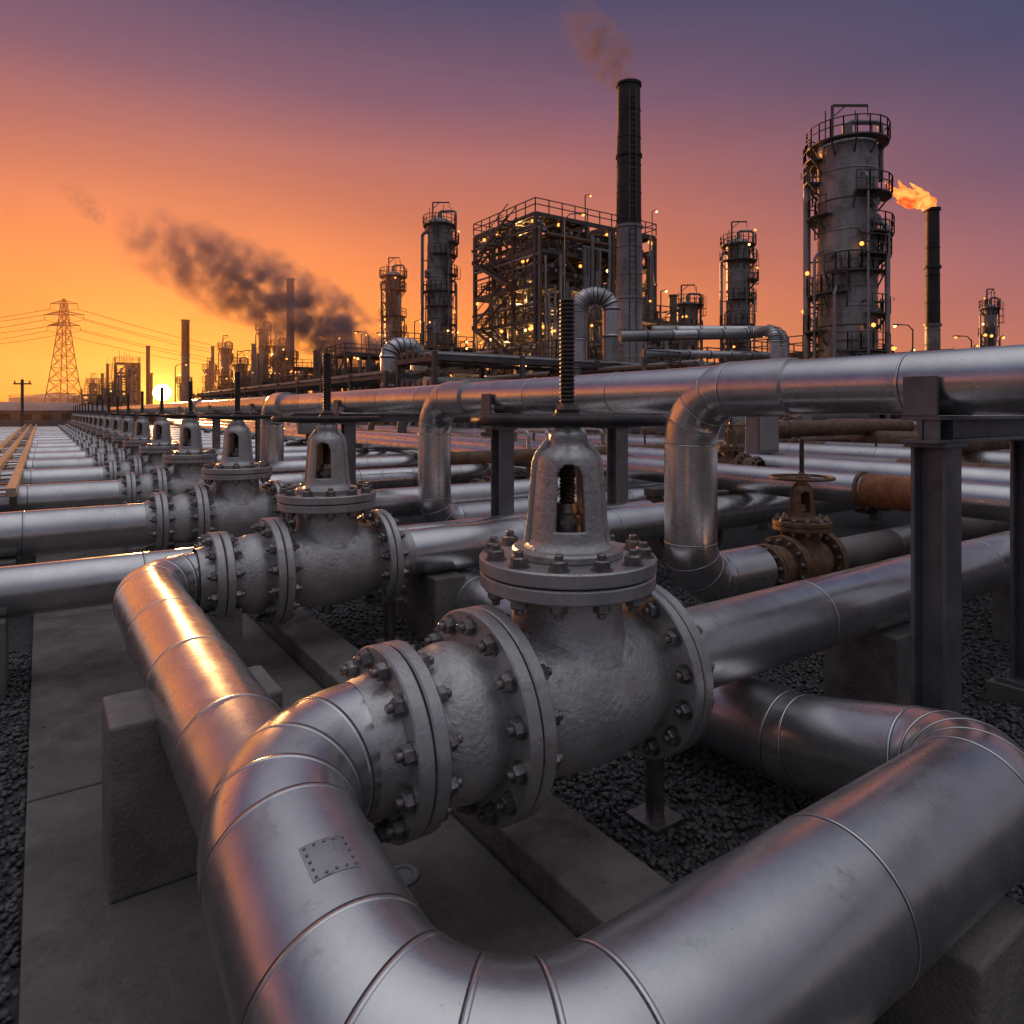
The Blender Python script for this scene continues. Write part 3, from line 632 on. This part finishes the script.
def shed(x,d,L,W,h):
    mb=MB(); o=site(x,d); b,a=o.x,o.y
    mb.box((b,a,0),(b+L,a+W,h),wallm)
    mb.add([(b-.3,a-.3,h),(b+L+.3,a-.3,h),(b+L+.3,a+W/2,h+.7),(b-.3,a+W/2,h+.7),(b+L+.3,a+W+.3,h),(b-.3,a+W+.3,h)],[(0,1,2,3),(3,2,4,5),(0,3,5),(1,4,2)],roofm)
    n=int(L/2.2)
    for i in range(n):
        q=b+.6+i*2.2; mb.box((q,a-.05,h*.45),(q+1.2,a-.005,h*.8),black); mb.box((q-.08,a-.09,h*.42),(q+1.28,a-.01,h*.45),roofm)
    for i in range(int(W/2.4)):
        q=a+.7+i*2.4; mb.box((b-.05,q,h*.45),(b-.005,q+1.2,h*.8),black)
    mb.box((b-.06,a+.1,0),(b-.006,a+.6,2.1),darks)
    mb.obj('site_building')
shed(-64,84,12,6,2.2); shed(-85,105,14,8,2.8); shed(-46,84,7,5,1.7); shed(-100,120,20,8,3.2); shed(-30,70,7,4,2.8); shed(-130,170,30,12,4); shed(-165,200,50,12,3.5); shed(-37,80,6,4,2.2)
def pole(x,d,h,arm=1):
    mb=MB(); o=site(x,d); mb.cyl(o,o+Z*h,.08,darks,8,.05); s=site(1,0)*arm
    mb.tube([o+Z*(h-.1),o+Z*(h+.25)+s*.3,o+Z*(h+.3)+s*1.0],.04,darks,6); q=o+Z*(h+.28)+s*1.2; mb.beam(q-s*.3,q+s*.2,.18,.1,darks); glow(mb,q-Z*.08,.11); mb.obj('street_lamp')
for (x,d,h) in ((-37,75,7),(-26,70,8),(-13,62,9),(3.5,45,14.8),(-2,60,18.5),(17,55,8),(35,52,7.5),(-8.5,50,7.5),(27,46,7.6),(-21,60,6.5)): pole(x,d,h,random.choice([-1,1]))
mb=MB(); o=site(-33,46); mb.cyl(o,o+Z*4.2,.09,darks,8); mb.beam(o+Z*3.9-site(1,0)*.6,o+Z*3.9+site(1,0)*.6,.08,.1,darks)
for q in (-.5,0,.5): mb.cyl(o+Z*3.95+site(1,0)*q,o+Z*4.12+site(1,0)*q,.04,black,8)
mb.obj('utility_pole')
def pylon(x,d,H,bw,nm='transmission_pylon'):
    mb=MB(); o=site(x,d); rt=site(1,0).normalized(); fw=site(0,1).normalized()
    def wd(z): return bw*(1-z/H)**1.25*.5+ .45 if z<H*.97 else .15
    n=11; zs=[H*(1-(1-i/n)**1.25) for i in range(n+1)]
    def cor(z): 
        w=wd(z); return [o+rt*sx*w+fw*sy*w+Z*z for sx,sy in ((-1,-1),(1,-1),(1,1),(-1,1))]
    for z0,z1 in zip(zs[:-1],zs[1:]):
        c0=cor(z0);c1=cor(z1)
        for i in range(4):
            j=(i+1)%4; mb.beam(c0[i],c1[i],.2,.2,black); mb.beam(c0[i],c1[j],.1,.1,black); mb.beam(c0[j],c1[i],.1,.1,black); mb.beam(c1[i],c1[j],.1,.1,black)
    tips=[]
    for f,l in ((.78,.14),(.87,.17),(.96,.12)):
        z=H*f
        for s in (-1,1):
            tip=o+rt*s*H*l*.95+Z*z; 
            for c in cor(z): mb.beam(c,tip,.11,.11,black)
            for c in cor(min(z+H*.03,H*.995)): mb.beam(c,tip,.11,.11,black)
            mb.beam(tip,tip-Z*1.2,.12,.12,black); tips.append(tip-Z*1.2)
    mb.obj(nm); return tips
tA=pylon(-105,160,28.5,5.6); tB=pylon(-190,150,28.5,5.6); tC=pylon(-62,330,28,5.6)
mb=MB()
for A,B in ((tA,tB),(tA,tC)):
    for p,q in zip(A,B):
        P=[p.lerp(q,k/24)-Z*(4*5.0*(k/24)*(1-k/24)) for k in range(25)]; mb.tube(P,.06,black,5)
mb.obj('power_lines')
mb=MB(); rg=random.Random(4)
vs=[];fs=[]; n=400
for i in range(n+1):
    t=-1.0+2.0*i/n; x=math.tan(t)*900; h=4+2*math.sin(i*.13)+1.5*math.sin(i*.41+1)+rg.random()*2.0
    p=site(x,900); vs+=[(p.x,p.y,0),(p.x,p.y,h)]
    if i: k=2*i; fs.append((k-2,k,k+1,k-1))
mb.add(vs,fs,darks); mb.obj('hills')
# ------------------------------------------------------------------ flame
def flame_mat():
    m=bpy.data.materials.new('flare_flame'); m.use_nodes=True; nt=m.node_tree; N=nt.nodes; L=nt.links; N.clear()
    out=N.new('ShaderNodeOutputMaterial'); tc=N.new('ShaderNodeTexCoord'); no=N.new('ShaderNodeTexNoise'); no.inputs['Scale'].default_value=.9; no.inputs['Detail'].default_value=5; no.inputs['Distortion'].default_value=1.2
    L.new(tc.outputs['Object'],no.inputs['Vector']); r=N.new('ShaderNodeValToRGB'); r.color_ramp.elements[0].position=.36; r.color_ramp.elements[0].color=(.85,.08,.015,1); r.color_ramp.elements[1].position=.64; r.color_ramp.elements[1].color=(1,.40,.09,1)
    L.new(no.outputs['Fac'],r.inputs[0]); e=N.new('ShaderNodeEmission'); e.inputs['Strength'].default_value=1.5; L.new(r.outputs[0],e.inputs[0]); L.new(e.outputs[0],out.inputs['Surface']); return m
fm=flame_mat(); mb=MB(); o=site(30.8,50,16.7); rt=site(1,0).normalized()
def tongue(pts,rs):
    C=cat3([(p[0],p[1],r) for p,r in zip(pts,rs)],5)
    mb.tube([o+rt*c[0]+Z*c[1] for c in C],1,fm,16,rs=[max(.01,c[2]*(1+.15*math.sin(i*1.7))) for i,c in enumerate(C)])
tongue([(0,0),(-.3,.5),(-1.1,.9),(-2.0,.9),(-2.8,1.5),(-3.5,2.1)],[.25,.55,.6,.42,.22,.01]); tongue([(-.3,.4),(-1.2,1.1),(-2.2,1.3),(-2.6,1.2),(-3.3,1.3)],[.3,.42,.32,.17,.01]); tongue([(-.8,.6),(-1.8,.5),(-2.7,.7)],[.35,.27,.01]); tongue([(-.5,.6),(-1.0,1.5),(-1.7,2.1)],[.38,.22,.01]); tongue([(-1.4,.9),(-2.2,1.7),(-2.5,2.3)],[.3,.2,.01])
mb.obj('flare_flame')
# ------------------------------------------------------------------ smoke (volumes)
def smoke(name,p0,p1,W,dens,col,r0=.10,r1=.42,bend=0.0,nsc=.25,amp=3,seed=0,thr=.42,fadep=1.0,step=1.0):
    p0=Vector(p0);p1=Vector(p1);L_=(p1-p0).length; ux=(p1-p0).normalized(); uy=Z.cross(ux).normalized(); uz=ux.cross(uy)
    mb=MB(); mb.box((-L_*.05,-W/2,-W/2),(L_*1.08,W/2,W/2),darks); ob=mb.obj(name)
    ob.matrix_world=Matrix(((ux.x,uy.x,uz.x,p0.x),(ux.y,uy.y,uz.y,p0.y),(ux.z,uy.z,uz.z,p0.z),(0,0,0,1)))
    m=bpy.data.materials.new(name+'_volume'); m.use_nodes=True; nt=m.node_tree;N=nt.nodes;L=nt.links;N.clear()
    out=N.new('ShaderNodeOutputMaterial'); tc=N.new('ShaderNodeTexCoord')
    def M(op,a,b=None,c=None,clamp=False):
        n=N.new('ShaderNodeMath'); n.operation=op; n.use_clamp=clamp
        for i,v in enumerate((a,b,c)):
            if v is None: continue
            if isinstance(v,(int,float)): n.inputs[i].default_value=v
            else: L.new(v,n.inputs[i])
        return n.outputs[0]
    no=N.new('ShaderNodeTexNoise'); no.noise_dimensions='4D'; no.inputs['W'].default_value=seed; no.inputs['Scale'].default_value=nsc; no.inputs['Detail'].default_value=4; no.inputs['Roughness'].default_value=.62
    L.new(tc.outputs['Object'],no.inputs['Vector'])
    vm=N.new('ShaderNodeVectorMath'); vm.operation='MULTIPLY_ADD'; L.new(no.outputs['Color'],vm.inputs[0]); vm.inputs[1].default_value=(amp,amp,amp)
    va=N.new('ShaderNodeVectorMath'); va.operation='SUBTRACT'; L.new(tc.outputs['Object'],va.inputs[0]); va.inputs[1].default_value=(amp/2,amp/2,amp/2); L.new(va.outputs[0],vm.inputs[2])
    sp=N.new('ShaderNodeSeparateXYZ'); L.new(vm.outputs[0],sp.inputs[0])
    t=M('DIVIDE',sp.outputs[0],L_,clamp=True)
    bz=M('MULTIPLY',M('SINE',M('MULTIPLY',t,math.pi)),bend)
    z=M('SUBTRACT',sp.outputs[2],bz)
    dist=M('SQRT',M('ADD',M('MULTIPLY',sp.outputs[1],sp.outputs[1]),M('MULTIPLY',z,z)))
    rad=M('MULTIPLY_ADD',M('SINE',M('MULTIPLY',M('POWER',t,.7),2.4)),W*(r1-r0),W*r0)
    e=M('SUBTRACT',1.0,M('DIVIDE',dist,rad),clamp=True)
    n2=N.new('ShaderNodeTexNoise'); n2.noise_dimensions='4D'; n2.inputs['W'].default_value=seed+3; n2.inputs['Scale'].default_value=nsc*2.2; n2.inputs['Detail'].default_value=4; L.new(tc.outputs['Object'],n2.inputs['Vector'])
    k=M('MULTIPLY',M('SUBTRACT',n2.outputs['Fac'],thr,clamp=True),6.0,clamp=True)
    fade=M('MULTIPLY',M('POWER',M('SUBTRACT',1.0,t,clamp=True),fadep),M('MULTIPLY',t,40,clamp=True))
    d=M('MULTIPLY',M('MULTIPLY',M('POWER',e,.8),k),M('MULTIPLY',fade,dens))
    pv=N.new('ShaderNodeVolumePrincipled'); pv.inputs['Color'].default_value=(*col,1); L.new(d,pv.inputs['Density']); L.new(pv.outputs[0],out.inputs['Volume'])
    try: m.cycles.volume_step_rate=step
    except Exception as ex: print(ex)
    ob.data.materials.clear(); ob.data.materials.append(m)
smoke('smoke_plume',site(-16.5,95,8.5),site(-54,95,27.5),15,1.5,(.76,.52,.56),.13,.42,bend=1.0,nsc=.2,amp=6.5,seed=2,thr=.42,fadep=.75,step=.8)
smoke('smoke_plume',site(8.7,50,25.8),site(3.8,50,32.3),4.5,1.9,(.5,.38,.40),.13,.42,nsc=.6,amp=2.0,seed=5)
smoke('smoke_plume',site(-60,100,30),site(-66,100,36),5,.4,(.5,.4,.44),.2,.42,nsc=.5,amp=1.6,seed=7)
mb=MB(); mb.box((-260,75,-.5),(160,420,26),darks); hz_=mb.obj('haze')
m=bpy.data.materials.new('haze_volume'); m.use_nodes=True; nt=m.node_tree; nt.nodes.clear(); out=nt.nodes.new('ShaderNodeOutputMaterial'); vsn=nt.nodes.new('ShaderNodeVolumeScatter'); vsn.inputs['Color'].default_value=(1,.58,.30,1); vsn.inputs['Density'].default_value=.0020; vsn.inputs['Anisotropy'].default_value=.5; nt.links.new(vsn.outputs[0],out.inputs['Volume'])
try: m.cycles.homogeneous_volume=True
except Exception as ex: print(ex)
hz_.data.materials.clear(); hz_.data.materials.append(m)
# ------------------------------------------------------------------ world
w=bpy.data.worlds.new('World'); scene.world=w; w.use_nodes=True; nt=w.node_tree;N=nt.nodes;L=nt.links;N.clear()
sd=site(-350,683).normalized(); el=math.radians(1.45); sun=Vector((sd.x*math.cos(el),sd.y*math.cos(el),math.sin(el)))
out=N.new('ShaderNodeOutputWorld'); tc=N.new('ShaderNodeTexCoord')
nv=N.new('ShaderNodeVectorMath'); nv.operation='NORMALIZE'; L.new(tc.outputs['Generated'],nv.inputs[0])
sp=N.new('ShaderNodeSeparateXYZ'); L.new(nv.outputs[0],sp.inputs[0])
def ramp(st):
    r=N.new('ShaderNodeValToRGB'); cr=r.color_ramp
    while len(cr.elements)<len(st): cr.elements.new(.5)
    for e,(p,c) in zip(cr.elements,st): e.position=p; e.color=(*c,1)
    L.new(sp.outputs[2],r.inputs[0]); return r
A=ramp([(0,(.92,.20,.012)),(.03,(.98,.24,.018)),(.08,(1.0,.265,.03)),(.16,(.94,.25,.065)),(.29,(.62,.185,.115)),(.41,(.25,.11,.155)),(.52,(.09,.073,.145)),(.70,(.25,.25,.32)),(1,(.74,.74,.80))])  # top stops of A, B, C: unseen zenith brightened to light the pipes
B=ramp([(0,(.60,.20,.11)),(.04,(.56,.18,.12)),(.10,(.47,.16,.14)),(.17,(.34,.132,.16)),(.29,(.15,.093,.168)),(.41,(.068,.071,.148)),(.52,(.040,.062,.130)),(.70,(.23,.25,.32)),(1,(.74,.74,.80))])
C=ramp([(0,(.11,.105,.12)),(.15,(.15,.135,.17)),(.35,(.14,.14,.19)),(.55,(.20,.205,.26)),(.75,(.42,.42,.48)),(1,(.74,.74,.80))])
hz=N.new('ShaderNodeVectorMath'); hz.operation='MULTIPLY'; L.new(nv.outputs[0],hz.inputs[0]); hz.inputs[1].default_value=(1,1,0)
hn=N.new('ShaderNodeVectorMath'); hn.operation='NORMALIZE'; L.new(hz.outputs[0],hn.inputs[0])
hd=N.new('ShaderNodeVectorMath'); hd.operation='DOT_PRODUCT'; L.new(hn.outputs[0],hd.inputs[0]); hd.inputs[1].default_value=(sd.x,sd.y,0)
mr=N.new('ShaderNodeMapRange'); mr.interpolation_type='SMOOTHSTEP'; mr.inputs[1].default_value=.32; mr.inputs[2].default_value=1.0; L.new(hd.outputs['Value'],mr.inputs[0])
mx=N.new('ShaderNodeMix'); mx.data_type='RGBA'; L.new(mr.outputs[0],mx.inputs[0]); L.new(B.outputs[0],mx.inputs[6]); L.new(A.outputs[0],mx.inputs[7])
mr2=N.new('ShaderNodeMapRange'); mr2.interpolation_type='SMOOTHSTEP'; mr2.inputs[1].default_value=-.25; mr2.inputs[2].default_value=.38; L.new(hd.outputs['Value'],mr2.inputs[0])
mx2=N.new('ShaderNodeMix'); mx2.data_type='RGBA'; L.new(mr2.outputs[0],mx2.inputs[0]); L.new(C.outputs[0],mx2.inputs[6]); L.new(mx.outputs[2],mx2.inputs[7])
cn=N.new('ShaderNodeMapping'); L.new(nv.outputs[0],cn.inputs[0]); cn.inputs['Scale'].default_value=(1.2,1.2,7)
cz=N.new('ShaderNodeTexNoise'); cz.inputs['Scale'].default_value=1.6; cz.inputs['Detail'].default_value=3; L.new(cn.outputs[0],cz.inputs['Vector'])
cm=N.new('ShaderNodeMapRange'); cm.inputs[1].default_value=.3; cm.inputs[2].default_value=.7; cm.inputs[3].default_value=.93; cm.inputs[4].default_value=1.03; L.new(cz.outputs['Fac'],cm.inputs[0])
dt=N.new('ShaderNodeVectorMath'); dt.operation='DOT_PRODUCT'; L.new(nv.outputs[0],dt.inputs[0]); dt.inputs[1].default_value=sun
cl=N.new('ShaderNodeMath'); cl.operation='MAXIMUM'; L.new(dt.outputs['Value'],cl.inputs[0]); cl.inputs[1].default_value=0
def glowt(k,c,s):
    p=N.new('ShaderNodeMath'); p.operation='POWER'; L.new(cl.outputs[0],p.inputs[0]); p.inputs[1].default_value=k
    b=N.new('ShaderNodeBackground'); b.inputs[0].default_value=(*c,1); m=N.new('ShaderNodeMath'); m.operation='MULTIPLY'; m.inputs[1].default_value=s; L.new(p.outputs[0],m.inputs[0]); L.new(m.outputs[0],b.inputs[1]); return b
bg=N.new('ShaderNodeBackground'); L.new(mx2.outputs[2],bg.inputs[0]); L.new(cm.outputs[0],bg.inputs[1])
sky=N.new('ShaderNodeTexSky'); sky.sky_type='NISHITA'; sky.sun_disc=False; sky.sun_elevation=math.radians(3); sky.sun_rotation=math.atan2(sun.x,sun.y)
bs=N.new('ShaderNodeBackground'); L.new(sky.outputs[0],bs.inputs[0]); bs.inputs[1].default_value=.005
gt=N.new('ShaderNodeMath'); gt.operation='GREATER_THAN'; L.new(dt.outputs['Value'],gt.inputs[0]); gt.inputs[1].default_value=math.cos(math.radians(.62))
gm=N.new('ShaderNodeMath'); gm.operation='MULTIPLY'; L.new(gt.outputs[0],gm.inputs[0]); gm.inputs[1].default_value=16
bd=N.new('ShaderNodeBackground'); bd.inputs[0].default_value=(1,.80,.42,1); L.new(gm.outputs[0],bd.inputs[1])
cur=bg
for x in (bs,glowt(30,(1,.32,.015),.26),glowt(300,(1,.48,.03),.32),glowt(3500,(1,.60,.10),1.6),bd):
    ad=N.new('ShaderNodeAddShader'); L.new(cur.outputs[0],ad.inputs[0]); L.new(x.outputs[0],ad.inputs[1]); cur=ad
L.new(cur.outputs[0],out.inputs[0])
sl=bpy.data.lights.new('sun','SUN'); sl.energy=5.0; sl.angle=math.radians(.6); sl.color=(1,.40,.12)
so=bpy.data.objects.new('sun',sl); scene.collection.objects.link(so)
e2=math.radians(6.0); ld=Vector((sd.x*math.cos(e2),sd.y*math.cos(e2),math.sin(e2))); so.rotation_euler=ld.to_track_quat('Z','Y').to_euler()
for p,e in plights:
    l=bpy.data.lights.new('flood_lamp','POINT'); l.energy=e; l.color=(1,.55,.2); l.shadow_soft_size=.15
    o=bpy.data.objects.new('flood_lamp',l); o.location=p; scene.collection.objects.link(o)
scene.view_settings.view_transform='Standard'; scene.view_settings.look='None'; scene.view_settings.exposure=0
cam=bpy.data.cameras.new('camera'); co=bpy.data.objects.new('camera',cam); scene.collection.objects.link(co)
cam.sensor_width=36; cam.lens=24; cam.shift_y=-100/1024; cam.clip_end=9000; cam.clip_start=.05
co.location=(0,0,2.0); co.rotation_euler=(math.radians(90),0,-YAW); scene.camera=co
